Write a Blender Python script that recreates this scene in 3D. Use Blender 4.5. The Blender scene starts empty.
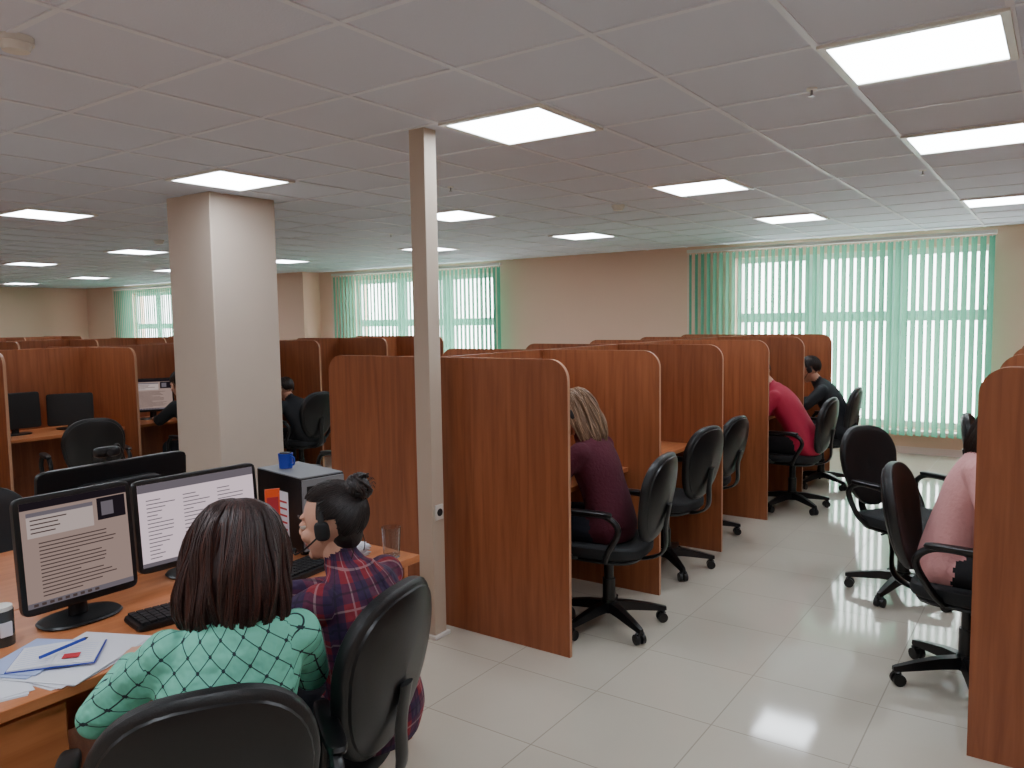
import bpy, math, random
from mathutils import Vector, Matrix, kdtree
random.seed(7)
S=bpy.context.scene
COL=S.collection
pi=math.pi
# ---------------------------------------------------------------- materials
def lin(c):
    return tuple(((v/255)/12.92 if v/255<=.04045 else ((v/255+.055)/1.055)**2.4) for v in c)+(1,)
def newmat(name):
    m=bpy.data.materials.new(name); m.use_nodes=True
    return m,m.node_tree,m.node_tree.nodes['Principled BSDF']
def pm(name,c,rough=.5,metal=0,spec=.5,bump=0,bscale=200,vary=0,vscale=6,emit=0):
    m,t,b=newmat(name); n=t.nodes; L=t.links
    b.inputs['Base Color'].default_value=lin(c); b.inputs['Roughness'].default_value=rough
    b.inputs['Metallic'].default_value=metal; b.inputs['Specular IOR Level'].default_value=spec
    tc=n.new('ShaderNodeTexCoord')
    if vary:
        no=n.new('ShaderNodeTexNoise'); no.inputs['Scale'].default_value=vscale; no.inputs['Detail'].default_value=4
        L.new(tc.outputs['Object'],no.inputs['Vector'])
        mx=n.new('ShaderNodeMix'); mx.data_type='RGBA'
        mx.inputs[6].default_value=tuple(v*(1-vary) for v in lin(c)[:3])+(1,)
        mx.inputs[7].default_value=tuple(min(1,v*(1+vary)) for v in lin(c)[:3])+(1,)
        L.new(no.outputs['Fac'],mx.inputs[0]); L.new(mx.outputs[2],b.inputs['Base Color'])
    if bump:
        no=n.new('ShaderNodeTexNoise'); no.inputs['Scale'].default_value=bscale; no.inputs['Detail'].default_value=3
        L.new(tc.outputs['Object'],no.inputs['Vector'])
        bp=n.new('ShaderNodeBump'); bp.inputs['Strength'].default_value=bump; bp.inputs['Distance'].default_value=.01
        L.new(no.outputs['Fac'],bp.inputs['Height']); L.new(bp.outputs['Normal'],b.inputs['Normal'])
    return m
def wood(name,c1,c2,rough=.38,axis='Z'):
    m,t,b=newmat(name); n=t.nodes; L=t.links
    tc=n.new('ShaderNodeTexCoord'); mp=n.new('ShaderNodeMapping')
    mp.inputs['Scale'].default_value={'Z':(14,14,.9),'Y':(14,.9,14)}[axis]
    no=n.new('ShaderNodeTexNoise'); no.inputs['Scale'].default_value=2.2; no.inputs['Detail'].default_value=6; no.inputs['Distortion'].default_value=.6
    cr=n.new('ShaderNodeValToRGB'); cr.color_ramp.elements[0].color=lin(c1); cr.color_ramp.elements[1].color=lin(c2)
    cr.color_ramp.elements[0].position=.3; cr.color_ramp.elements[1].position=.75
    L.new(tc.outputs['Object'],mp.inputs[0]); L.new(mp.outputs[0],no.inputs['Vector']); L.new(no.outputs['Fac'],cr.inputs[0]); L.new(cr.outputs[0],b.inputs['Base Color'])
    b.inputs['Roughness'].default_value=rough
    return m
def math_(t,op,a,b=None):
    nd=t.nodes.new('ShaderNodeMath'); nd.operation=op
    for i,v in enumerate((a,b)):
        if v is None: continue
        if isinstance(v,(int,float)): nd.inputs[i].default_value=v
        else: t.links.new(v,nd.inputs[i])
    return nd.outputs[0]
def mixc(t,f,a,b):
    mx=t.nodes.new('ShaderNodeMix'); mx.data_type='RGBA'
    for i,v in ((0,f),(6,a),(7,b)):
        if hasattr(v,'links') or not isinstance(v,tuple): t.links.new(v,mx.inputs[i])
        else: mx.inputs[i].default_value=v
    return mx.outputs[2]
def stripe(t,co,freq,w,off=0):
    v=math_(t,'FRACT',math_(t,'ADD',math_(t,'MULTIPLY',co,freq),off+100))
    return math_(t,'LESS_THAN',v,w)
def patmat(name,kind):
    m,t,b=newmat(name); n=t.nodes
    at=n.new('ShaderNodeAttribute'); at.attribute_name='pat'
    sp=n.new('ShaderNodeSeparateXYZ'); t.links.new(at.outputs['Vector'],sp.inputs[0])
    u,v=sp.outputs[0],sp.outputs[1]
    if kind=='mint':
        a=math_(t,'ADD',u,v); d=math_(t,'SUBTRACT',u,v); F=17
        l=math_(t,'MAXIMUM',stripe(t,a,F,.055,-.0275),stripe(t,d,F,.055,-.0275))
        k=math_(t,'MULTIPLY',stripe(t,a,F,.17,.03),stripe(t,d,F,.17,.03))
        l=math_(t,'MAXIMUM',l,k)
        c=mixc(t,l,lin((118,202,176)),lin((30,48,54)))
    else:
        F=11
        c=mixc(t,math_(t,'MULTIPLY',stripe(t,u,F,.5),.75),lin((138,30,46)),lin((24,28,70)))
        c=mixc(t,math_(t,'MULTIPLY',stripe(t,v,F,.5),.6),c,lin((24,28,70)))
        l=math_(t,'MAXIMUM',stripe(t,u,F,.06,.22),stripe(t,v,F,.06,.22))
        c=mixc(t,math_(t,'MULTIPLY',l,.35),c,lin((200,170,170)))
        l=math_(t,'MAXIMUM',stripe(t,u,F,.06,.75),stripe(t,v,F,.06,.75))
        c=mixc(t,math_(t,'MULTIPLY',l,.5),c,lin((15,15,30)))
    t.links.new(c,b.inputs['Base Color']); b.inputs['Roughness'].default_value=.8
    tc=n.new('ShaderNodeTexCoord')
    no=n.new('ShaderNodeTexNoise'); no.inputs['Scale'].default_value=9; no.inputs['Detail'].default_value=3
    t.links.new(tc.outputs['Object'],no.inputs['Vector'])
    bp=n.new('ShaderNodeBump'); bp.inputs['Strength'].default_value=.8; bp.inputs['Distance'].default_value=.06
    t.links.new(no.outputs['Fac'],bp.inputs['Height']); t.links.new(bp.outputs['Normal'],b.inputs['Normal'])
    return m
M={}
M['wood']=wood('cherry_laminate',(134,75,46),(166,98,62))
M['woodedge']=pm('laminate_edge',(186,136,104),.5)
M['desk']=wood('desk_laminate',(184,110,68),(208,134,88),.3,'Y')
M['wall']=pm('peach_plaster',(230,194,172),.85,vary=.03,vscale=1.5,bump=.05)
M['column']=pm('column_plaster',(206,188,172),.8,vary=.03)
M['pole']=pm('pole_paint',(194,178,160),.5)
M['trimw']=pm('white_plastic',(225,222,215),.4)
M['frame']=pm('pvc_frame',(235,235,235),.35)
M['sill']=pm('sill_pink',(230,205,200),.4)
M['black']=pm('black_plastic',(16,16,18),.35,bump=.03)
M['blackm']=pm('black_matte',(22,22,24),.6)
M['leather']=pm('black_leather',(17,18,20),.42,bump=.12,bscale=260)
M['fabric']=pm('dark_fabric',(26,28,31),.75,bump=.15,bscale=400)
M['chrome']=pm('grey_metal',(150,150,152),.3,metal=1)
M['paper']=pm('paper',(226,226,234),.7)
M['paperb']=pm('paper_blue',(170,185,225),.6)
M['blue']=pm('blue_plastic',(30,60,170),.4)
M['orange']=pm('orange_card',(240,90,40),.5)
M['red']=pm('red_print',(190,50,60),.6)
M['greytop']=pm('tower_grey',(130,132,136),.5)
M['skin']=pm('skin',(206,154,130),.55,vary=.06,vscale=20)
M['lip']=pm('lips',(178,100,90),.5)
M['eyew']=pm('eye_white',(205,200,195),.3)
M['iris']=pm('iris',(50,35,25),.2)
M['mint']=patmat('mint_lattice_blouse','mint')
M['plaid']=patmat('plaid_flannel','plaid')
M['maroon']=pm('maroon_knit',(78,20,38),.9,bump=.4,bscale=60,vary=.2)
M['redj']=pm('crimson_jacket',(176,26,60),.7,bump=.3,bscale=30,vary=.15)
M['blackj']=pm('black_jacket',(24,26,32),.7,bump=.3,bscale=30)
M['pink']=pm('pink_knit',(222,160,158),.9,bump=.4,bscale=60,vary=.08)
M['denim']=pm('dark_denim',(26,30,42),.85,bump=.2,bscale=90)
M['blackp']=pm('black_trousers',(18,18,22),.8,bump=.2,bscale=40)
M['shoe']=pm('shoe_dark',(26,24,24),.5)
def hairm(n,c,c2): return pm(n,c,.45,bump=.2,bscale=120), pm(n+'_light',c2,.42)
H={'auburn':hairm('auburn_hair',(44,22,19),(72,38,30)),'dark':hairm('dark_hair',(28,20,20),(44,32,30)),
   'blond':hairm('dark_blond_hair',(120,92,70),(165,135,108)),'brown':hairm('brown_hair',(40,28,22),(60,42,32))}
m,t,b=newmat('clear_glass'); b.inputs['Transmission Weight'].default_value=1; b.inputs['Roughness'].default_value=.02; b.inputs['IOR'].default_value=1.45; M['glass']=m
m,t,b=newmat('window_pane'); t.nodes.remove(b); o=t.nodes['Material Output']
a=t.nodes.new('ShaderNodeBsdfTransparent'); g=t.nodes.new('ShaderNodeBsdfGlossy'); g.inputs['Roughness'].default_value=.02
x=t.nodes.new('ShaderNodeMixShader'); x.inputs[0].default_value=.06
t.links.new(a.outputs[0],x.inputs[1]); t.links.new(g.outputs[0],x.inputs[2]); t.links.new(x.outputs[0],o.inputs[0]); M['pane']=m
m,t,b=newmat('teal_blind_fabric'); t.nodes.remove(b); o=t.nodes['Material Output']
a=t.nodes.new('ShaderNodeBsdfDiffuse'); a.inputs[0].default_value=lin((104,178,152))
g=t.nodes.new('ShaderNodeBsdfTranslucent'); g.inputs[0].default_value=lin((136,190,164))
x=t.nodes.new('ShaderNodeMixShader'); x.inputs[0].default_value=.25
t.links.new(a.outputs[0],x.inputs[1]); t.links.new(g.outputs[0],x.inputs[2]); t.links.new(x.outputs[0],o.inputs[0]); M['blind']=m
def emis(name,c,s):
    m,t,b=newmat(name); t.nodes.remove(b); o=t.nodes['Material Output']
    e=t.nodes.new('ShaderNodeEmission'); e.inputs[0].default_value=lin(c); e.inputs[1].default_value=s
    t.links.new(e.outputs[0],o.inputs[0]); return m
M['led']=emis('led_diffuser',(238,246,255),18.5)
M['scr']=emis('screen_pinkish',(205,176,166),.5)
M['scrw']=emis('screen_white',(235,212,222),.95)
M['scrl']=emis('screen_pale',(225,205,200),.6)
M['scrt']=emis('screen_text',(120,100,98),.35)
M['scrd']=emis('screen_dark',(60,50,60),.3)
M['scrb']=emis('screen_bar',(150,140,150),.45)
def tiled(name,T,x0,y0,w,base,grout,rough,var):
    m,t,b=newmat(name); n=t.nodes; L=t.links
    g=n.new('ShaderNodeNewGeometry'); sp=n.new('ShaderNodeSeparateXYZ'); L.new(g.outputs['Position'],sp.inputs[0])
    px=math_(t,'DIVIDE',math_(t,'SUBTRACT',sp.outputs[0],x0-T*200),T); py=math_(t,'DIVIDE',math_(t,'SUBTRACT',sp.outputs[1],y0-T*200),T)
    gx=math_(t,'LESS_THAN',math_(t,'FRACT',px),w/T); gy=math_(t,'LESS_THAN',math_(t,'FRACT',py),w/T)
    gr=math_(t,'MAXIMUM',gx,gy)
    cb=n.new('ShaderNodeCombineXYZ'); L.new(math_(t,'FLOOR',px),cb.inputs[0]); L.new(math_(t,'FLOOR',py),cb.inputs[1])
    wn=n.new('ShaderNodeTexWhiteNoise'); L.new(cb.outputs[0],wn.inputs['Vector'])
    no=n.new('ShaderNodeTexNoise'); no.inputs['Scale'].default_value=2.5; no.inputs['Detail'].default_value=6; no.inputs['Distortion'].default_value=1.2
    L.new(g.outputs['Position'],no.inputs['Vector'])
    f=math_(t,'ADD',math_(t,'MULTIPLY',wn.outputs['Value'],.4),math_(t,'MULTIPLY',no.outputs['Fac'],.6))
    c=mixc(t,f,tuple(v*(1-var) for v in lin(base)[:3])+(1,),tuple(min(1,v*(1+var)) for v in lin(base)[:3])+(1,))
    c=mixc(t,gr,c,lin(grout)); L.new(c,b.inputs['Base Color'])
    r=math_(t,'ADD',math_(t,'MULTIPLY',gr,.4),rough); L.new(r,b.inputs['Roughness'])
    b.inputs['Specular IOR Level'].default_value=.7
    return m
M['floor']=tiled('polished_porcelain_tile',.525,-1.113,2.94,.005,(202,194,178),(142,132,116),.075,.06)
M['ceil']=pm('mineral_ceiling_tile',(216,220,232),.9,vary=.04,vscale=1.2,bump=.15,bscale=120)
M['tbar']=pm('ceiling_t_bar',(226,228,236),.5)
# ---------------------------------------------------------------- builder
class B:
    def __init__(s): s.v=[];s.f=[];s.m=[];s.mats=[];s.X=None
    def mi(s,m):
        if isinstance(m,str): m=M[m]
        if m not in s.mats: s.mats.append(m)
        return s.mats.index(m)
    def add(s,vs,fs,m):
        o=len(s.v); i=s.mi(m)
        for p in vs:
            p=Vector(p)
            s.v.append(s.X@p if s.X else p)
        for f in fs: s.f.append(tuple(o+k for k in f)); s.m.append(i)
    def box(s,x0,x1,y0,y1,z0,z1,m):
        vs=[(x,y,z) for z in (z0,z1) for y in (y0,y1) for x in (x0,x1)]
        s.add(vs,[(0,2,3,1),(4,5,7,6),(0,1,5,4),(2,6,7,3),(0,4,6,2),(1,3,7,5)],m)
    def rings(s,R,m,cap=True):
        n=len(R[0]); vs=[p for r in R for p in r]; fs=[]
        for k in range(len(R)-1):
            for i in range(n):
                j=(i+1)%n; fs.append((k*n+i,k*n+j,(k+1)*n+j,(k+1)*n+i))
        if cap: fs.append(tuple(range(n-1,-1,-1))); fs.append(tuple((len(R)-1)*n+i for i in range(n)))
        s.add(vs,fs,m)
    def tube(s,pts,rad,m,n=12,sx=1,sy=1,up=None,cap=True):
        P=[Vector(p) for p in pts]
        if not hasattr(rad,'__len__'): rad=[rad]*len(P)
        R=[]; prev=None
        for k,p in enumerate(P):
            d=(P[min(k+1,len(P)-1)]-P[max(k-1,0)])
            d=d.normalized() if d.length>1e-9 else Vector((0,0,1))
            if prev is None:
                a=Vector(up) if up else (Vector((1,0,0)) if abs(d.x)<.8 else Vector((0,1,0)))
            else: a=prev
            a=(a-d*a.dot(d)).normalized(); prev=a; c=d.cross(a)
            R.append([p+a*math.cos(2*pi*i/n)*rad[k]*sx+c*math.sin(2*pi*i/n)*rad[k]*sy for i in range(n)])
        s.rings(R,m,cap)
    def cyl(s,c,r,h,m,n=20,r2=None,ax='z'):
        c=Vector(c); d={'z':Vector((0,0,1)),'x':Vector((1,0,0)),'y':Vector((0,1,0))}[ax]
        s.tube([c-d*h/2,c+d*h/2],[r,r if r2 is None else r2],m,n)
    def sell(s,fn,m,e1=1.,e2=1.,nu=24,nv=14):
        sg=lambda w,e: math.copysign(abs(w)**e,w)
        vs=[];fs=[]
        for k in range(nv+1):
            ph=-pi/2+pi*k/nv
            for i in range(nu):
                th=2*pi*i/nu
                x=sg(math.cos(ph),e1)*sg(math.cos(th),e2); y=sg(math.cos(ph),e1)*sg(math.sin(th),e2); z=sg(math.sin(ph),e1)
                vs.append(fn(x,y,z))
        for k in range(nv):
            for i in range(nu):
                j=(i+1)%nu; fs.append((k*nu+i,k*nu+j,(k+1)*nu+j,(k+1)*nu+i))
        s.add(vs,fs,m)
    def ell(s,c,r,m,nu=18,nv=12,e=1.):
        s.sell(lambda x,y,z:(c[0]+x*r[0],c[1]+y*r[1],c[2]+z*r[2]),m,e,e,nu,nv)
    def mesh(s,name,smooth=35):
        me=bpy.data.meshes.new(name); me.from_pydata([tuple(v) for v in s.v],[],s.f)
        for m in s.mats: me.materials.append(m)
        me.polygons.foreach_set('material_index',s.m)
        if smooth:
            me.polygons.foreach_set('use_smooth',[True]*len(me.polygons)); me.set_sharp_from_angle(angle=math.radians(smooth))
        me.update(); return me
    def obj(s,name,parent=None,smooth=35,loc=None,rz=0,bevel=0):
        o=bpy.data.objects.new(name,s.mesh(name,smooth)); COL.objects.link(o)
        if parent: o.parent=parent
        if loc: o.location=loc
        o.rotation_euler[2]=rz
        if bevel:
            b=o.modifiers.new('bev','BEVEL'); b.width=bevel; b.segments=2; b.limit_method='ANGLE'; b.angle_limit=math.radians(50)
        return o
def inst(o,name,loc,rz=0):
    n=bpy.data.objects.new(name,o.data); COL.objects.link(n); n.location=loc; n.rotation_euler[2]=rz; return n
def cr(pts,n):
    P=[Vector(p) for p in pts]; out=[]
    P=[P[0]*2-P[1]]+P+[P[-1]*2-P[-2]]
    for k in range(1,len(P)-2):
        for i in range(n):
            t=i/n; a,b,c,d=P[k-1],P[k],P[k+1],P[k+2]
            out.append(.5*((2*b)+(c-a)*t+(2*a-5*b+4*c-d)*t*t+(3*b-a-3*c+d)*t**3))
    out.append(P[-2]); return out
# ---------------------------------------------------------------- room
XL,XR,YB,YF,ZC=-20.3,3.2,-3.6,10.2,2.59
b=B(); b.box(XL-.2,XR+.2,YB-.2,YF+.3,-.1,0,'floor'); b.obj('floor',smooth=0)
b=B(); b.box(XL-.2,XR+.2,YB-.2,YF+.3,ZC,ZC+.1,'ceil'); b.obj('ceiling',smooth=0)
b=B(); b.box(XL-.2,XL,YB-.2,YF+.3,0,ZC,'wall'); b.obj('wall_left',smooth=0)
b=B(); b.box(XR,XR+.2,YB-.2,YF+.3,0,ZC,'wall'); b.obj('wall_right',smooth=0)
b=B(); b.box(XL,XR,YB-.2,YB,0,ZC,'wall'); b.obj('wall_back',smooth=0)
wins=[(-18.2,-15.3),(-10.65,-7.5),(-3.56,-.66)]
blinds=[(-18.6,-15.0,-12),(-11.0,-7.2,-22),(-4.13,-.62,-42)]
Z0,Z1=.30,2.40
b=B(); xs=[XL]+[v for w in wins for v in w]+[XR]
for i in range(0,len(xs),2): b.box(xs[i],xs[i+1],YF,YF+.3,0,ZC,'wall')
for w in wins:
    b.box(w[0],w[1],YF,YF+.3,0,Z0,'wall'); b.box(w[0],w[1],YF,YF+.3,Z1,ZC,'wall')
b.obj('wall_front',smooth=0)
b=B(); b.box(-12.4,-11.6,YF-.4,YF,0,ZC,'wall'); b.obj('wall_pilaster',smooth=0)
b=B(); b.box(XL,XR,YF-.015,YF,0,.08,'sill'); b.obj('baseboard_front',smooth=0)
b=B(); b.box(XL,XL+.015,YB,YF,0,.08,'sill'); b.obj('baseboard_left',smooth=0)
for k,w in enumerate(wins):
    b=B(); x0,x1=w; y0,y1=YF+.1,YF+.17
    n=3; mw=.2; 
    b.box(x0,x1,y0,y1,Z0,Z0+.07,'frame'); b.box(x0,x1,y0,y1,Z1-.07,Z1,'frame'); b.box(x0,x1,y0,y1,1.56,1.68,'frame')
    pw=(x1-x0)/n
    for i in range(n+1):
        xc=x0+pw*i; h=mw/2 if 0<i<n else .06
        b.box(max(x0,xc-h),min(x1,xc+h),y0-.01,y1+.01,Z0,Z1,'frame')
    b.box(x0,x1,y0+.03,y0+.036,Z0,Z1,'pane')
    b.box(x0-.05,x1+.05,YF-.16,YF+.1,Z0-.05,Z0-.012,'sill')
    b.obj('window_%d'%(k+1),smooth=0)
for k,(x0,x1,ang) in enumerate(blinds):
    b=B(); a=math.radians(ang); n=int((x1-x0)/.083); sp=(x1-x0)/n
    yb=YF-.22
    for i in range(n):
        xc=x0+sp*(i+.5); aa=a+math.radians(random.uniform(-5,5))
        vs=[];fs=[]; zs=[.24,2.47]
        for z in zs:
            for s in (-1,-.5,0,.5,1):
                dx=s*.0445; bow=.004*(1-s*s)
                vs.append((xc+dx*math.cos(aa)-bow*math.sin(aa),yb+dx*math.sin(aa)+bow*math.cos(aa),z))
        for j in range(4): fs.append((j,j+1,j+6,j+5))
        b.add(vs,fs,'blind')
        b.box(xc-.004,xc+.004,yb-.004,yb+.004,2.46,2.50,'trimw')
    b.box(x0,x1,yb-.03,yb+.03,2.49,2.53,'trimw')
    b.tube([(x0+.02,yb-.03,2.49),(x0+.02,yb-.03,1.0)],.003,'trimw',6)
    b.obj('vertical_blinds',smooth=30)
# ceiling grid and lights
DX=.05
T=.58; gx0=-2.25+DX+T/2; gy0=3.25+T/2
b=B(); w=.012
i=math.ceil((XL-gx0)/T)
while gx0+i*T<XR: x=gx0+i*T; b.box(x-w,x+w,YB,YF,ZC-.006,ZC,'tbar'); i+=1
i=math.ceil((YB-gy0)/T)
while gy0+i*T<YF: y=gy0+i*T; b.box(XL,XR,y-w,y+w,ZC-.005,ZC,'tbar'); i+=1
b.obj('ceiling_grid',smooth=0)
lights=[(-.51,3.25),(-.51,4.99),(-.51,7.89),(-2.25,3.25),(-2.25,5.57),(-2.25,7.89),(-4.57,3.25),(-4.57,5.57),(-4.57,7.89),
 (-7.1,3.25),(-6.89,7.89),(-9.79,5.57),(-9.79,7.89),(-9.79,3.25),(-12.69,5.57),(-12.69,7.89),(-12.69,3.25),(-15.59,5.57),(-15.59,7.89),(-15.59,3.25),(-18.49,5.57),(-18.49,7.89),
 (-.51,.35),(-2.25,.35),(-4.57,.35),(-6.89,.35),(-9.79,.35),(-2.25,-1.97),(-4.57,-1.97),(-.51,-1.97),(1.81,.35),(1.81,3.25),(1.81,5.57),(-7.0,-1.97)]  # panels on this line are out of view, added to light the room
b=B(); q=.262; z=ZC
b.box(-q,q,-q,q,-.012,-.008,'led')
for (x0,x1,y0,y1) in ((-.29,.29,-.29,-q),(-.29,.29,q,.29),(-.29,-q,-q,q),(q,.29,-q,q)): b.box(x0,x1,y0,y1,-.016,-.001,'trimw')
L0=None
for (x,y) in lights:
    if L0 is None: L0=b.obj('ceiling_light_panel',loc=(x+DX,y,z),smooth=0)
    else: inst(L0,'ceiling_light_panel',(x+DX,y,z))
b=B(); b.cyl((0,0,-.012),.055,.022,'trimw'); b.cyl((0,0,-.034),.04,.024,'trimw',r2=.05)
d0=b.obj('smoke_detector',loc=(-2.85,1.25,ZC)); 
for x,y in ((-3.1,6.0),(-8.3,5.0)): inst(d0,'smoke_detector',(x,y,ZC))
b=B(); b.cyl((0,0,-.004),.022,.008,'trimw'); b.cyl((0,0,-.018),.005,.028,'chrome'); b.cyl((0,0,-.033),.012,.003,'chrome')
d0=b.obj('sprinkler_head',loc=(-.8,5.9,ZC)); 
for x,y in ((-.9,3.5),(-3.6,4.4),(-6.0,6.3)): inst(d0,'sprinkler_head',(x,y,ZC))
b=B(); b.box(-5.57,-5.03,3.43,4.0,0,ZC,'column'); b.obj('square_column',bevel=.008)
b=B(); b.box(-2.705,-2.605,2.985,3.075,0,ZC,'pole'); b.box(-2.72,-2.59,2.97,3.09,0,.02,'trimw')
b.box(-2.605,-2.597,3.0,3.06,.62,.70,'trimw'); b.cyl((-2.594,3.03,.66),.02,.006,'blackm',ax='x')
b.obj('utility_pole_box',bevel=.004)
# ---------------------------------------------------------------- cubicles
HP=1.45
def divider(x_in,x_out,y,t=.022):
    s=1 if x_out>x_in else -1; r=.10
    prof=[(x_in,0),(x_out,0)]
    for k in range(9):
        a=pi/2*k/8; prof.append((x_out-s*r+s*r*math.cos(a),HP-r+r*math.sin(a)))
    prof.append((x_in,HP))
    n=len(prof); b=B()
    vs=[(p[0]-x_in,-t/2,p[1]) for p in prof]+[(p[0]-x_in,t/2,p[1]) for p in prof]
    b.add(vs,[tuple(range(n)) if s>0 else tuple(range(n))[::-1],tuple(range(2*n-1,n-1,-1)) if s>0 else tuple(range(n,2*n))],'wood')
    fs=[(i,n+i,n+(i+1)%n,(i+1)%n) for i in range(n)]
    b.add(vs,fs,'woodedge')
    return b
def row(sp,ys,dr,dl):
    for s,d in ((1,dr),(-1,dl)):
        base=None; desk=None
        for k,y in enumerate(ys):
            x=sp+s*.012
            if base is None: base=divider(0,s*d,0).obj('cubicle_divider',loc=(x,y,0),smooth=0)
            else: inst(base,'cubicle_divider',(x,y,0))
            if k<len(ys)-1:
                gap=ys[k+1]-y
                if desk is None:
                    b=B(); L=gap-.026; 
                    x0,x1=sorted((0,s*.60))
                    b.box(x0,x1,-L/2,L/2,.725,.75,'desk'); b.box(x0,x1,-L/2+.0,-L/2+.018,0,.725,'wood')
                    xa,xb=sorted((s*.03,s*.045)); b.box(xa,xb,-L/2+.018,L/2,.35,.725,'wood')
                    desk=b.obj('cubicle_desk',loc=(x,y+gap/2,0),smooth=0)
                else: inst(desk,'cubicle_desk',(x,y+gap/2,0))
    b=B(); b.box(sp-.011,sp+.011,ys[0]-.011,ys[-1]+.011,0,HP,'wood'); b.obj('cubicle_spine_panel',smooth=0,bevel=.002)
r1=[3.18+1.03*k for k in range(6)]
row(-2.72,r1,.80,.82)
r0=[3.26+1.03*k for k in range(6)]
row(.57,r0,.835,.80)
r2=[3.68+1.03*k for k in range(-3,5)]
row(-7.38,r2,.81,.81)
row(-12.0,r2,.81,.81)
row(-16.6,r2,.81,.81)
# ---------------------------------------------------------------- office chair
def chair_mesh():
    b=B()
    for k in range(5):
        a=2*pi*k/5+.3; b.X=Matrix.Rotation(a,4,'Z')
        R=[]
        for (r,w,z0,z1) in ((.02,.03,.085,.135),(.12,.026,.082,.128),(.22,.022,.072,.108),(.30,.017,.064,.088),(.315,.012,.066,.084)):
            R.append([(r,-w,z0),(r,w,z0),(r,w*.7,z1),(r,-w*.7,z1)])
        b.rings(R,'black')
        b.cyl((.295,0,.058),.009,.03,'black',10)
        b.tube(cr([(.30,-.02,.05),(.29,0,.062),(.30,.02,.05)],4),.012,'black',8)
        for s in (-1,1): b.cyl((.292,s*.017,.027),.027,.018,'black',16,ax='y')
    b.X=None
    b.cyl((0,0,.11),.04,.07,'black'); b.cyl((0,0,.25),.026,.24,'black'); b.cyl((0,0,.37),.017,.1,'chrome')
    b.cyl((0,0,.2),.034,.12,'black')
    b.sell(lambda x,y,z:(x*.11,-.02+y*.13,.405+z*.028),'black',.3,.3)
    b.tube([(0.1,.03,.405),(.24,.05,.40)],.006,'black',8)
    def seat(x,y,z):
        wx=.235*(1-.06*(-y)); zz=.445+z*.04-(.03*max(0,y-.5)*2)**1*1.0 + .012*x*x - .010*(1-x*x)*(z>0)
        return (x*wx,.015+y*.235,zz)
    b.sell(seat,'fabric',.35,.62,40,16)
    b.sell(lambda x,y,z:(x*.2,y*.2,.405+z*.016),'black',.4,.6,32,8)
    def back(x,y,z):
        s=(y+1)/2
        w=.215*(.70+.34*math.sin(min(1,s*1.25)*pi/2))*(1-.08*max(0,s-.6))
        X=x*w; Z=.49+s*.475
        Y=-.245-.10*(s-.2)+.04*math.sin(s*pi)*-.6 + .30*X*X*3 + z*.030
        return (X,Y,Z)
    b.sell(back,'leather',.45,.75,48,18)
    def shell(x,y,z):
        p=back(x*.93,y*.92,z*.45); return (p[0],p[1]-.022,p[2])
    b.sell(shell,'black',.5,.75,40,12)
    b.tube(cr([(0,-.06,.40),(0,-.2,.395),(0,-.305,.45),(0,-.315,.58),(0,-.335,.70)],5),.03,'black',10,sx=1,sy=.3,up=(1,0,0))
    for s in (-1,1):
        P=cr([(s*.2,.10,.415),(s*.265,.13,.45),(s*.285,.15,.57),(s*.28,.12,.655),(s*.275,.02,.672),(s*.272,-.10,.665),(s*.27,-.16,.60),(s*.26,-.10,.48),(s*.20,-.06,.412)],6)
        b.tube(P,.016,'black',10)
        b.sell(lambda x,y,z:(s*.278+x*.026,.0+y*.13,.678+z*.014),'black',.5,.5,24,8)
    return b
chairs=[ # x,y,facing deg, z scale
 (-1.555,.985,148,1.0),(-1.70,1.38,193,1),(-1.95,3.65,186,.99),(-2.10,4.72,172,1),(-2.22,5.58,175,.96),(-1.86,6.80,178,1),(-1.88,7.86,182,1),
 (-.72,4.98,-32,1),(-.30,3.88,-4,1),(-.22,6.35,0,.97),(-6.15,3.02,165,1),(-6.32,5.24,180,1),(-6.2,4.1,180,1),(-3.45,1.32,-8,1),(-4.28,3.72,205,1),(-4.2,6.8,0,1),(1.75,4.9,180,1)]
C0=None
for (x,y,a,zs) in chairs:
    rz=math.radians(a-90)
    if C0 is None: C0=o=chair_mesh().obj('office_chair',loc=(x,y,0),rz=rz)
    else: o=inst(C0,'office_chair',(x,y,0),rz)
    o.scale[2]=zs
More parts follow.
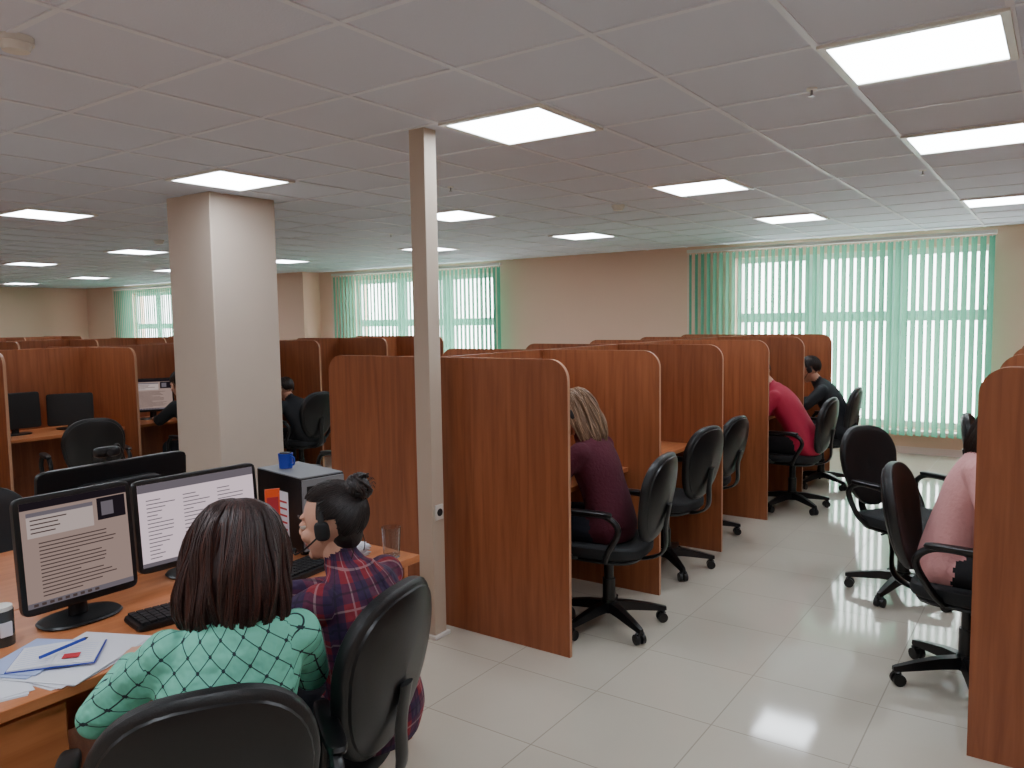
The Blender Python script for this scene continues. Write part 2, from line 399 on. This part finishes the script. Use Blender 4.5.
# ---------------------------------------------------------------- foreground desk
b=B()
YE=2.20
b.box(-2.68,-1.99,.25,YE,.722,.75,'desk'); b.box(-3.42,-2.685,.25,YE,.722,.75,'desk')
for y in (.25,1.30,YE-.025):
    b.box(-2.66,-2.05,y,y+.022,0,.722,'desk'); b.box(-3.34,-2.70,y,y+.022,0,.722,'desk')
b.box(-2.69,-2.67,.272,YE-.03,.3,.722,'desk')
b.box(-2.60,-2.05,.50,.92,.06,.715,'desk')
for k in range(3): b.box(-2.05,-2.032,.51,.91,.08+.21*k,.275+.21*k,'desk')
b.obj('double_workstation_desk',smooth=0,bevel=.002)
def monitor(name,x,y,face,w,h,zb,kind,tilt=4,stand=True,zdesk=.75):
    e=bpy.data.objects.new(name,None); COL.objects.link(e); e.location=(x,y,zdesk); e.rotation_euler[2]=math.radians(face-90)
    b=B(); z0=zb-zdesk; b.X=Matrix.Translation((0,0,z0))@Matrix.Rotation(math.radians(tilt),4,'X')
    b.sell(lambda X,Y,Z:(X*w/2,Y*.012,h/2+Z*h/2),'black',.12,.12,32,12)
    b.sell(lambda X,Y,Z:(X*w*.3,-.02+Y*.02,h*.5+Z*h*.3),'black',.3,.3,24,10)
    bz=.016
    vs=lambda x0,x1,z0_,z1_,yy:[(x0,yy,z0_),(x1,yy,z0_),(x1,yy,z1_),(x0,yy,z1_)]
    W=w/2-bz; zb0=bz+.006; zt=h-bz
    b.X=b.X@Matrix.Diagonal((-1,1,1,1))
    def q(u0,u1,v0,v1,m,yy):
        b.add(vs(-W+2*W*u0,-W+2*W*u1,zb0+(zt-zb0)*v0,zb0+(zt-zb0)*v1,.0125+yy),[(0,1,2,3)],m)
    if kind=='doc':
        q(0,1,0,1,'scr',0); q(0,1,.0,.05,'scrb',.0006); q(.0,1,.93,1,'scrd',.0006); q(.70,.98,.70,.92,'scrd',.0008); q(.74,.86,.74,.88,'scrb',.001)
        q(.05,.66,.66,.90,'scrl',.0006); q(.05,.66,.86,.90,'scrb',.001)
        for i in range(4): q(.08,.3+.3*random.random(),.70+.04*i,.712+.04*i,'scrt',.0012)
        for i in range(15): q(.14,.14+random.uniform(.55,.72) if i%5 else .5,.09+.036*i,.101+.036*i,'scrt',.0008)
        for i in range(9): q(.05+.07*i,.09+.07*i,.012,.038,'scrt',.001)
    elif kind=='white':
        q(0,1,0,1,'scrw',0); q(0,1,0,.05,'scrb',.0006); q(0,1,.9,1,'scrb',.0006)
        for i in range(16):
            for j in range(3): q(.06+.3*j,.06+.3*j+random.uniform(.08,.24),.09+.047*i,.102+.047*i,'scrb',.0008)
    elif kind=='off':
        q(0,1,0,1,'black',0)
    b.X=None
    if stand:
        b.tube([(0,-.03,.012),(0,-.035,z0+h*.45)],[.03,.022],'black',12,sx=1,sy=.45,up=(1,0,0))
        b.sell(lambda X,Y,Z:(X*.12,-.02+Y*.085,.006+Z*.006),'black',.3,.8,32,6)
    b.obj('display',parent=e); return e
monitor('desktop_monitor',-2.42,1.15,0,.345,.345,.805,'doc')
monitor('desktop_monitor',-2.52,1.625,-4,.47,.32,.795,'white')
monitor('desktop_monitor',-3.02,1.58,182,.60,.33,.79,'white')
monitor('desktop_monitor',-7.08,2.92,-5,.38,.30,.80,'off')
monitor('desktop_monitor',-7.08,3.36,-30,.36,.28,.78,'off')
monitor('desktop_monitor',-7.08,4.12,-30,.38,.32,.82,'doc')
monitor('desktop_monitor',-7.08,5.2,-10,.40,.32,.80,'doc')
for y in (3.7,4.72,5.75,6.8,7.8): monitor('desktop_monitor',-2.52,y,0,.40,.30,.80,'doc')
for y in (3.85,4.9,6.3): monitor('desktop_monitor',.37,y,180,.42,.30,.80,'doc')
b=B(); b.sell(lambda x,y,z:(x*.02,y*.05,z*.02),'black',.5,.5); b.cyl((.02,0,0),.014,.012,'blackm',ax='x'); b.box(-.02,.015,-.012,.012,-.03,-.015,'black')
b.tube(cr([(-.01,.02,.0),(-.03,.06,.02),(-.04,.09,-.04),(-.03,.08,-.1)],5),.003,'black',6)
b.obj('webcam',loc=(-3.02,1.56,1.155))
# pc tower
b=B()
b.box(-.17,.17,-.095,.095,.012,.30,'black'); b.box(-.168,.168,-.093,.093,.30,.304,'greytop')
for x in (-.14,.14):
    for y in (-.07,.07): b.cyl((x,y,.006),.015,.012,'blackm',10)
b.box(.17,.182,-.09,.09,.02,.295,'greytop')
for k in range(2): b.box(.182,.185,-.075,.075,.235-.045*k,.27-.045*k,'black')
b.cyl((.184,0,.15),.012,.006,'chrome',12,ax='x')
b.box(-.02,.075,-.0965,-.095,.04,.235,'paper')
for k in range(6): b.box(-.01,.065,-.0975,-.0965,.055+.027*k,.063+.027*k,'red')
for k in range(7): b.box(-.15,-.05,-.0965,-.0952,.06+.018*k,.066+.018*k,'blackm')
b.obj('pc_tower',loc=(-2.50,2.06,.75),rz=math.radians(-10),bevel=.003)
b=B(); b.cyl((0,0,.03),.026,.06,'blue',r2=.03); b.cyl((0,0,.061),.024,.004,'blackm'); b.tube(cr([(.03,0,.05),(.05,0,.045),(.05,0,.02),(.028,0,.015)],4),.004,'blue',6)
b.obj('blue_mug',loc=(-2.57,2.05,1.055))
b=B(); b.box(-.003,.003,-.026,.026,.05,.29,'orange'); b.box(-.03,.03,-.035,.035,0,.05,'orange'); b.box(.003,.005,-.02,.02,.10,.26,'red'); b.obj('orange_card_holder',loc=(-2.34,1.80,.75),rz=-.5)
def papers(name,x,y,rz,n,w=.21,h=.297,m='paper',z=.75,t=.0012):
    b=B()
    for k in range(n):
        b.X=Matrix.Translation((random.uniform(-.01,.01),random.uniform(-.01,.01),k*t))@Matrix.Rotation(random.uniform(-.15,.15),4,'Z')
        b.box(-w/2,w/2,-h/2,h/2,0.0002,t*.8,m)
    b.X=None; return b.obj(name,loc=(x,y,z),rz=rz,smooth=0)
papers('paper_sheets',-2.13,1.0,.3,6)
papers('paper_sheets',-2.17,.72,-.2,4)
papers('blue_folder',-2.22,.93,.5,2,w=.16,h=.22,m='paperb',t=.002,z=.7585)
papers('paper_sheets',-2.30,1.47,.2,5,w=.11,h=.15)
papers('paper_stack',-2.22,2.02,.1,18,w=.13,h=.16,t=.0025)
b=B()
for s in (-1,1):
    b.X=Matrix.Rotation(s*.05,4,'Y'); b.box(min(0,s*.10),max(0,s*.10),-.075,.075,.003,.010,'paper')
    for k in range(9): b.box(min(s*.012,s*.09),max(s*.012,s*.09),-.06+.014*k,-.0592+.014*k,.0101,.0104,'paperb')
b.X=None; b.box(-.104,.104,-.078,.078,0,.002,'blue')
b.tube([(-.03,-.05,.021),(.055,.045,.023)],.0045,'blue',8); b.tube([(.055,.045,.023),(.062,.053,.023)],[.0045,.001],'blackm',8)
b.box(.02,.06,-.05,-.02,.0105,.012,'red')
b.obj('open_notebook',loc=(-2.17,.96,.763),rz=.9)
b=B(); b.sell(lambda x,y,z:(x*.215,y*.07,.01+z*.01),'black',.2,.2,32,8)
for r in range(5):
    for c in range(17): b.box(-.205+.024*c,-.205+.024*c+.020,-.060+.024*r,-.060+.024*r+.020,.019,.026,'blackm')
K=b.obj('keyboard',loc=(-2.19,1.40,.75),rz=math.radians(-100),smooth=0)
inst(K,'keyboard',(-2.20,1.71,.75),math.radians(-84))
b=B(); b.sell(lambda x,y,z:(x*.03,y*.055,.004+max(-.2,z)*.03),'black'); b.obj('computer_mouse',loc=(-2.06,1.30,.756),rz=math.radians(60))
def tumbler(name,x,y,z=.75):
    b=B(); R=[]
    for (r,h) in ((.031,0),(.037,.115),(.035,.115),(.029,.008)): R.append([(r*math.cos(2*pi*i/24),r*math.sin(2*pi*i/24),h) for i in range(24)])
    b.rings(R,'glass')
    b.obj(name,loc=(x,y,z+.001))
tumbler('glass_tumbler',-2.06,2.12)
b=B(); b.cyl((0,0,.05),.033,.1,pm('jar_dark',(60,62,60),.15)); b.cyl((0,0,.105),.03,.012,'trimw'); b.box(.02,.035,-.015,.015,.03,.07,'paper'); b.obj('glass_jar',loc=(-2.42,.925,.75))
# ---------------------------------------------------------------- people
def remesh(b,voxel,smooth,name,pat=False):
    me=b.mesh(name+'_src',0); o=bpy.data.objects.new('tmp',me); COL.objects.link(o)
    r=o.modifiers.new('r','REMESH'); r.mode='VOXEL'; r.voxel_size=voxel; r.use_smooth_shade=True
    s=o.modifiers.new('s','SMOOTH'); s.factor=.5; s.iterations=smooth
    dg=bpy.context.evaluated_depsgraph_get(); nm=bpy.data.meshes.new_from_object(o.evaluated_get(dg)); 
    bpy.data.objects.remove(o)
    kd=kdtree.KDTree(len(b.f)); 
    for i,f in enumerate(b.f):
        c=Vector((0,0,0))
        for k in f: c+=b.v[k]
        kd.insert(c/len(f),i)
    kd.balance()
    nm.materials.clear()
    for m in b.mats: nm.materials.append(m)
    if len(b.mats)>1:
        mi=[b.m[kd.find(p.center)[1]] for p in nm.polygons]
        vf=[[] for _ in nm.vertices]
        for p in nm.polygons:
            for v in p.vertices: vf[v].append(p.index)
        nb=[]
        for p in nm.polygons:
            s_=set()
            for v in p.vertices: s_.update(vf[v])
            nb.append(list(s_))
        for it in range(12):
            new=[]
            for i,l in enumerate(nb):
                cnt={}
                for j in l: cnt[mi[j]]=cnt.get(mi[j],0)+1
                new.append(max(cnt,key=lambda q:(cnt[q],q==mi[i])))
            mi=new
        for p in nm.polygons: p.material_index=mi[p.index]
    for p in nm.polygons: p.use_smooth=True
    nm.name=name
    if pat:
        at=nm.attributes.new('pat','FLOAT_VECTOR','POINT')
        for i,v in enumerate(nm.vertices):
            c=v.co; yc=.0+.12*(c.z-.55)
            at.data[i].vector=(math.atan2(c.x,-(c.y-yc-.06))*.17,c.z+.25*abs(c.y-yc)*(abs(c.x)>.16),0)
    return nm
def limb(b,pts,rad,m,n=14):
    P=[];R=[]
    for k in range(len(pts)-1):
        a,c=Vector(pts[k]),Vector(pts[k+1]); N=max(2,int((c-a).length/.025))
        for i in range(N): t=i/N; P.append(a.lerp(c,t)); R.append(rad[k]*(1-t)+rad[k+1]*t)
    P.append(Vector(pts[-1])); R.append(rad[-1])
    b.tube(P,R,m,n)
    for p,r in zip(pts,rad): b.ell(p,(r,r,r),m,14,10)
def hand(side,w,d,parent,voxel=.0035):
    b=B(); f=Vector(d).normalized(); f.z*=.3; f.normalize(); u=Vector((0,0,1)); s=f.cross(u).normalized(); u=s.cross(f)
    w=Vector(w); inn=-s if side>0 else s
    limb(b,[w-f*.03,w+f*.02],[.024,.026],'skin',12)
    c=w+f*.055
    b.sell(lambda x,y,z:c+inn*x*.038+f*y*.05+u*z*.015,'skin',.8,.8,20,12)
    for k,(L) in enumerate((.068,.077,.072,.056)):
        o=w+f*(.092-.004*k)+inn*(.027-.018*k); a=o; P=[o-f*.02]; an=-.15
        for q,sg in enumerate((.42,.32,.26)):
            a=a+(f*math.cos(an)+u*math.sin(an)).normalized()*L*sg; P.append(a.copy()); an-=.35
        limb(b,P,[.0095,.009,.008,.007],'skin',10)
    a=w+f*.03+inn*.028
    P=[a,a+f*.028+inn*.024,a+f*.058+inn*.034-u*.006,a+f*.078+inn*.034-u*.012]
    limb(b,P,[.013,.011,.0095,.008],'skin',10)
    me=remesh(b,voxel,3,'hand'); o=bpy.data.objects.new('hand_'+('right' if side>0 else 'left'),me); COL.objects.link(o); o.parent=parent
def head_mesh(voxel):
    b=B()
    b.ell((0,-.012,.022),(.074,.092,.09),'skin',24,16)
    b.ell((0,.022,-.035),(.057,.064,.075),'skin',24,16)
    b.ell((0,.064,-.094),(.022,.020,.018),'skin')
    b.ell((0,.028,-.075),(.046,.05,.035),'skin')
    limb(b,[(0,.084,.018),(0,.101,-.024)],[.007,.009],'skin',10)
    b.ell((0,.098,-.029),(.013,.010,.008),'skin')
    b.ell((0,.072,.026),(.05,.016,.010),'skin')
    for s in (-1,1):
        b.ell((s*.034,.062,-.03),(.024,.021,.022),'skin')
        b.ell((s*.075,-.006,-.008),(.010,.02,.032),'skin'); b.ell((s*.077,-.002,-.036),(.007,.01,.01),'skin')
    b.ell((0,.082,-.060),(.021,.008,.006),'lip'); b.ell((0,.080,-.071),(.018,.008,.006),'lip')
    return remesh(b,voxel,4,'head')
HM=head_mesh(.0038)
def head(parent,loc,yaw,pitch,roll=0,name='head'):
    e=bpy.data.objects.new(name,HM); COL.objects.link(e); e.parent=parent; e.location=loc; e.rotation_euler=(math.radians(-pitch),math.radians(roll),math.radians(yaw))
    b=B()
    for s in (-1,1):
        b.ell((s*.030,.0745,.000),(.012,.0118,.0105),'eyew',14,10); b.ell((s*.030,.0840,-.001),(.0055,.003,.0055),'iris',12,8)
        b.sell(lambda x,y,z:(s*.030+x*.0135,.0742+y*.0132,.0015+max(z,.12)*.0122),'skin',1,1,16,10)
        b.tube(cr([(s*.017,.084,.003),(s*.03,.0885,.0035),(s*.043,.081,.001)],4),.0012,'iris',6)
        b.tube(cr([(s*.014,.0895,.026),(s*.03,.089,.031),(s*.048,.077,.026)],4),[.0012]+[.0022]*7+[.001],H['brown'][0],6)
    b.obj('eyes',parent=e)
    return e
def profat(prof,t):
    x=max(0,t*(len(prof)-1)); k=min(int(x),len(prof)-2); f=x-k
    return [prof[k][i]*(1-f)+prof[k+1][i]*f for i in range(len(prof[0]))]
def hair_long(parent,prof,hc,nstr=500,sr=.0024,wav=.004,clump=0):
    hm,hl=H[hc]; b=B(); n=64; R=[]
    pf=[profat(prof,i/30) for i in range(31)]
    def pt(p,th,o=0):
        c,s=math.cos(th),math.sin(th)
        e=.92
        o=o+clump*(.006*math.sin(3*th+p[0]*14)+.005*math.sin(7*th-p[0]*30))*min(1,max(0,(.12-p[0])/.1))
        x=math.copysign(abs(c)**e,c)*(p[1]+o); y=-.012+(p[3]+o if s>0 else p[2]+o)*math.copysign(abs(s)**e,s)
        return Vector((x,y,p[0]))
    for j,p in enumerate(pf): R.append([pt(p,2*pi*i/n,-.004+(.0035*math.sin(i*2.9+p[0]*20)+.003*math.sin(i*1.3-p[0]*35))*min(1,j/10)) for i in range(n)])
    b.rings(R,hm)
    NC=70; cl=[(random.uniform(pi*.93,pi*2.07),random.uniform(0,6),random.uniform(-.35,.35),random.uniform(4,8),random.uniform(.88,1.03),random.uniform(0,.007)) for _ in range(NC)]
    for k in range(nstr):
        th=random.uniform(pi*.93,pi*2.07)
        t0=random.uniform(0,.15) if random.random()<.6 else random.uniform(.1,.5); t1=random.uniform(.88,1.0); P=[]
        ph=random.uniform(0,6); dth=random.uniform(-.3,.3); off=random.uniform(-.001,.006); fq=random.uniform(3,7); cth=None
        if clump:
            c=min(cl,key=lambda q:abs(q[0]-th)+random.uniform(0,.12)); cth=c[0]; ph=c[1]; dth=c[2]; fq=c[3]; t1=min(1.02,c[4]+random.uniform(-.03,.02)); off=c[5]+random.uniform(-.002,.002)
        for i in range(14):
            t=t0+(t1-t0)*i/13; p=profat(prof,t)
            tt=th if cth is None else th+(cth-th)*.65*t**1.5
            P.append(pt(p,tt+dth*t+.08*math.sin(ph+t*fq)*t,off*(1-.4*t**4)+wav*math.sin(ph*2+t*fq)*t*(1-.4*t**6)))
        b.tube(P,[sr*(1-.75*(i/13)**3) for i in range(14)],hl if k%4==0 else hm,5)
    return b.obj('hair',parent=parent,smooth=60)
def hair_short(parent,hc,bun=False,nstr=350,thick=1.0):
    hm,hl=H[hc]; b=B(); C=Vector((0,-.014,.026)); R=(.081*thick,.100*thick,.094*thick)
    def sc(d,o=0):
        k=1.
        if d.y>.25 and d.z<.55: k=.80
        elif abs(d.x)>.6 and d.z<-.05 and d.y>-.35: k=.84
        elif d.z<-.72: k=.8
        return Vector((C.x+d.x*(R[0]*k+o),C.y+d.y*(R[1]*k+o),C.z+d.z*(R[2]*k+o)))
    b.sell(lambda x,y,z:sc(Vector((x,y,z))),hm,1,1,56,36)
    if bun: b.ell((0,-.045,-.040),(.056,.046,.048),hm)
    tgt=Vector((0,-.78,.55)).normalized() if bun else None
    for k in range(nstr):
        for _ in range(30):
            d=Vector((random.gauss(0,1),random.gauss(0,1),random.gauss(0,1))).normalized()
            if not((d.y>.2 and d.z<.55) or (abs(d.x)>.55 and d.z<-.05 and d.y>-.3) or d.z<-.7): break
        if bun: e=tgt+Vector((random.uniform(-.1,.1),0,random.uniform(-.1,.1)))
        else: e=(d+Vector((d.x*.2,-.1,-.75))).normalized(); d=(d+Vector((0,-.1,.4))).normalized()
        P=[]
        for i in range(8):
            t=i/7; q=d.lerp(e,t).normalized(); P.append(sc(q,.002+.003*math.sin(t*pi)) if bun else Vector((C.x+q.x*(R[0]+.002),C.y+q.y*(R[1]+.002),C.z+q.z*(R[2]+.002))))
        if not bun and not all((not(p.y>.06 and p.z<.06)) for p in P): continue
        b.tube(P,.0018,hl if k%3==0 else hm,5)
    if bun:
        c=C+Vector((0,-.088,.072))
        b.ell(c,(.036,.032,.036),hm)
        for k in range(26):
            ax=Vector((random.gauss(0,.5),-1,random.gauss(.6,.5))).normalized(); a=ax.orthogonal().normalized(); q=ax.cross(a); P=[]; s0=random.uniform(0,6); h=random.uniform(-.02,.02)
            rr=math.sqrt(max(.0001,.039**2-h*h)); sw=random.uniform(4.2,4.6)
            for i in range(14):
                t=s0+i/13*sw; P.append(c+ax*h+(a*math.cos(t)+q*math.sin(t))*rr*(1+.04*math.sin(i)))
            b.tube(P,.0042,hl if k%3==0 else hm,6)
        for k in range(10):
            d=Vector((random.uniform(-1,1),-.6,random.uniform(-.3,1))).normalized(); o=c+d*.035
            b.tube(cr([o,o+d*.010+Vector((0,0,.005)),o+d*.016-Vector((0,0,.004))],4),.0011,hm,5)
        for s in (-1,1):
            b.tube(cr([(s*.04,-.075,-.04),(s*.043,-.078,-.08),(s*.046,-.07,-.105)],5),.0014,hm,5)
    return b.obj('hair',parent=parent,smooth=60)
def headset(parent,r=.098,micside=-1,col='blackm'):
    b=B()
    P=[(r*math.cos(a),-.01,(r+.022)*math.sin(a)) for a in [pi*i/20 for i in range(21)]]
    b.tube(P,.008,col,8,sx=1.2,sy=.4,up=(0,1,0))
    for s in (-1,1):
        b.sell(lambda x,y,z:(s*(r-.006)+x*.011,-.008+y*.024,-.008+z*.028),col,.6,1); 
    s=micside
    b.tube(cr([(s*(r),.0,-.02),(s*(r-.005),.05,-.055),(s*.055,.10,-.078),(s*.03,.118,-.075)],6),.0028,col,6)
    b.ell((s*.028,.12,-.074),(.010,.010,.009),col)
    b.obj('headset',parent=parent)
def person(name,x,y,face,shirt,pants,hairfn,lean=.04,sc=1.,yaw=0,pitch=15,el=None,wr=None,voxel=.009,pat=False,hs=None,feet=None,drop=0.,girth=1.,hroll=0,lat=0.):
    e=bpy.data.objects.new(name,None); COL.objects.link(e); e.location=(x,y,0); e.rotation_euler[2]=math.radians(face-90)
    b=B(); g=girth
    sp=[(0,-.02,.475,.15*g,.115),(0,-.02,.55,.178*g,.13*g),(0,-.02,.66,.158*g,.118*g),(0,-.005,.78,.155*g,.115*g),(0,.01,.88,.168*g,.118*g),(0,.02,.96,.174*g,.105*g),(0,.022,1.01,.156*g,.087*g),(0,.025,1.045,.100,.068),(0,.03,1.07,.066,.062)]
    def L(p):
        t=max(0,(p[2]-.55)/.5); return Vector((p[0]+lat*t*t,p[1]+lean*t+lean*.4*t*t,p[2]-drop*t))
    ps=[L(p) for p in sp]; N=7; R=[]
    cen=cr(ps,N); rad=cr([(p[3],p[4],0) for p in sp],N)
    n=28
    for k,c in enumerate(cen):
        d=(cen[min(k+1,len(cen)-1)]-cen[max(k-1,0)]).normalized(); ay=Vector((0,d.z,-d.y)).normalized()
        R.append([c+Vector((1,0,0))*math.cos(2*pi*i/n)*rad[k].x+ay*math.sin(2*pi*i/n)*rad[k].y for i in range(n)])
    b.rings(R,shirt)
    nb=L((0,.03,1.04)); nt=L((0,.05,1.10))+Vector((0,.025,0))
    limb(b,[nb,nt+Vector((0,0,.03))],[.052,.050],'skin')
    nd=(nt-nb).normalized(); limb(b,[nb-nd*.01,nb+nd*.03],[.064,.060],shirt,20)
    sh=[L((s*.150*g,.02,.985)) for s in (-1,1)]
    el=el or [(-.235,.20,.80),(.235,.20,.80)]; wr=wr or [(-.14,.42,.785),(.14,.42,.785)]
    for i in (0,1):
        E=Vector(el[i]); W=Vector(wr[i])
        limb(b,[sh[i],sh[i].lerp(E,.5),E,E.lerp(W,.5),W],[.060*g,.055*g,.049,.044,.034],shirt)
    feet=feet or [(-.11,.40),(.11,.40)]
    for i,s in ((0,-1),(1,1)):
        hip=Vector((s*.085,.02,.54)); kn=Vector((s*.115,.41,.535)); an=Vector((feet[i][0],feet[i][1],.10))
        limb(b,[hip,hip.lerp(kn,.5),kn],[.088*g,.084*g,.064],pants); limb(b,[kn,kn.lerp(an,.35),an],[.062,.058,.042],pants)
        fc=Vector((an.x,an.y+.055,.045))
        b.sell(lambda X,Y,Z:(fc.x+X*.044,fc.y+Y*.128,.012+max(0,(Z+1)/2)*(.085-.035*max(0,Y))),'shoe',.6,.8,22,12)
    me=remesh(b,voxel,8,name+'_body',pat); o=bpy.data.objects.new('body',me); COL.objects.link(o); o.parent=e
    for i,s in ((0,-1),(1,1)):
        d=Vector(wr[i])-Vector(el[i]); hand(s,wr[i],d,e,.0035 if voxel<.01 else .0045)
    hc=nt+Vector((0,.01+math.sin(math.radians(pitch))*.05,.10-.02*math.sin(math.radians(pitch))))
    h=head(e,hc,yaw,pitch,hroll)
    hairfn(h)
    if hs: headset(h,*hs)
    e.scale=(sc,sc,sc)
    return e
bob=[(.128,.008,.008,.01),(.124,.036,.046,.035),(.110,.066,.074,.06),(.085,.088,.096,.075),(.05,.104,.110,.07),(.0,.116,.122,.04),(-.05,.124,.128,.035),(-.10,.128,.128,.03),(-.145,.127,.120,.025),(-.18,.114,.104,.015),(-.198,.088,.080,.005)]
lng=[(.122,.012,.012,.01),(.116,.05,.06,.05),(.09,.082,.09,.08),(.05,.094,.108,.08),(.0,.100,.114,.04),(-.06,.106,.115,.03),(-.12,.106,.112,.02),(-.18,.096,.104,.01),(-.22,.075,.09,.0)]
person('woman_in_mint_blouse',-1.505,1.0,150,'mint','blackp',lambda h:hair_long(h,bob,'auburn',1600,.0021,.007,1),lean=.03,pitch=8,yaw=-6,
   el=[(-.27,.17,.79),(.24,.19,.79)],wr=[(-.20,.40,.815),(.16,.43,.815)],voxel=.007,pat=True,girth=.99,sc=.95,drop=.03,lat=.05,hroll=4)
person('woman_in_plaid_shirt',-1.60,1.54,188,'plaid','denim',lambda h:hair_short(h,'dark',True,700),lean=.02,drop=.09,pitch=6,yaw=15,
   el=[(-.22,.22,.81),(.22,.22,.81)],wr=[(-.13,.44,.80),(.12,.44,.80)],voxel=.007,pat=True,hs=(.088,-1),sc=.97)
person('woman_in_maroon_sweater',-1.96,3.66,184,'maroon','denim',lambda h:hair_long(h,lng,'blond',500,.0026,.005,1),lean=.06,drop=.05,pitch=25,yaw=10,
   hs=(.108,-1),feet=[(-.10,.22),(.10,.34)])
person('person_in_red_jacket',-1.77,6.80,180,'redj','blackp',lambda h:hair_short(h,'brown',False,200),lean=.16,drop=.03,pitch=50,voxel=.012,el=[(-.25,.28,.80),(.25,.28,.80)],wr=[(-.12,.50,.79),(.12,.50,.79)],sc=1.0)
person('man_in_black_jacket',-1.70,7.86,186,'blackj','blackp',lambda h:hair_short(h,'dark',False,200,1.05),lean=.12,drop=.06,pitch=25,voxel=.012,hs=(.092,-1),el=[(-.25,.28,.80),(.25,.28,.80)],wr=[(-.12,.48,.79),(.12,.48,.79)])
person('woman_in_pink_sweater',-.36,3.88,-4,'pink','blackp',lambda h:hair_long(h,lng,'brown',200),lean=.07,drop=.0,pitch=30,voxel=.009,el=[(-.25,.20,.80),(.26,.18,.79)],wr=[(-.14,.40,.79),(.16,.40,.79)])
person('office_worker_in_black',-6.22,5.24,180,'blackj','blackp',lambda h:hair_short(h,'brown',False,200),lean=.14,drop=.15,pitch=25,voxel=.012,hs=(.094,-1),sc=.95)
person('office_worker_in_grey',-6.2,4.1,180,'fabric','denim',lambda h:hair_short(h,'brown',False,150),lean=.18,drop=.08,pitch=20,voxel=.012,el=[(-.25,.32,.80),(.25,.32,.80)],wr=[(-.14,.55,.79),(.14,.55,.79)])
b=B(); b.sell(lambda x,y,z:(x*.13,y*.05,.13+z*.13*(1-.1*abs(x))),'leather',.4,.5,32,14); b.tube(cr([(-.08,0,.24),(-.07,0,.36),(0,0,.42),(.07,0,.36),(.08,0,.24)],6),.008,'leather',8)
b.obj('black_handbag',loc=(-1.80,.62,0),rz=.5)
# ---------------------------------------------------------------- world + camera
w=bpy.data.worlds.new('World'); S.world=w; w.use_nodes=True
bg=w.node_tree.nodes['Background']; bg.inputs[0].default_value=(.95,.99,1,1); bg.inputs[1].default_value=13
cam=bpy.data.cameras.new('camera'); co=bpy.data.objects.new('camera',cam); COL.objects.link(co)
cam.sensor_width=36; cam.lens=785/1024*36; cam.clip_start=.05
th=math.radians(35.1); p=math.radians(4.66); r=.015
fw=Vector((-math.sin(th),math.cos(th),0)); R=Vector((math.cos(th),math.sin(th),0)); U0=Vector((0,0,1))
F=fw*math.cos(p)-U0*math.sin(p); U=fw*math.sin(p)+U0*math.cos(p)
R2=R*math.cos(r)-U*math.sin(r); U2=U*math.cos(r)+R*math.sin(r)
mt=Matrix((R2,U2,-F)).transposed().to_4x4(); mt.translation=Vector((0,0,1.64)); co.matrix_world=mt
S.camera=co
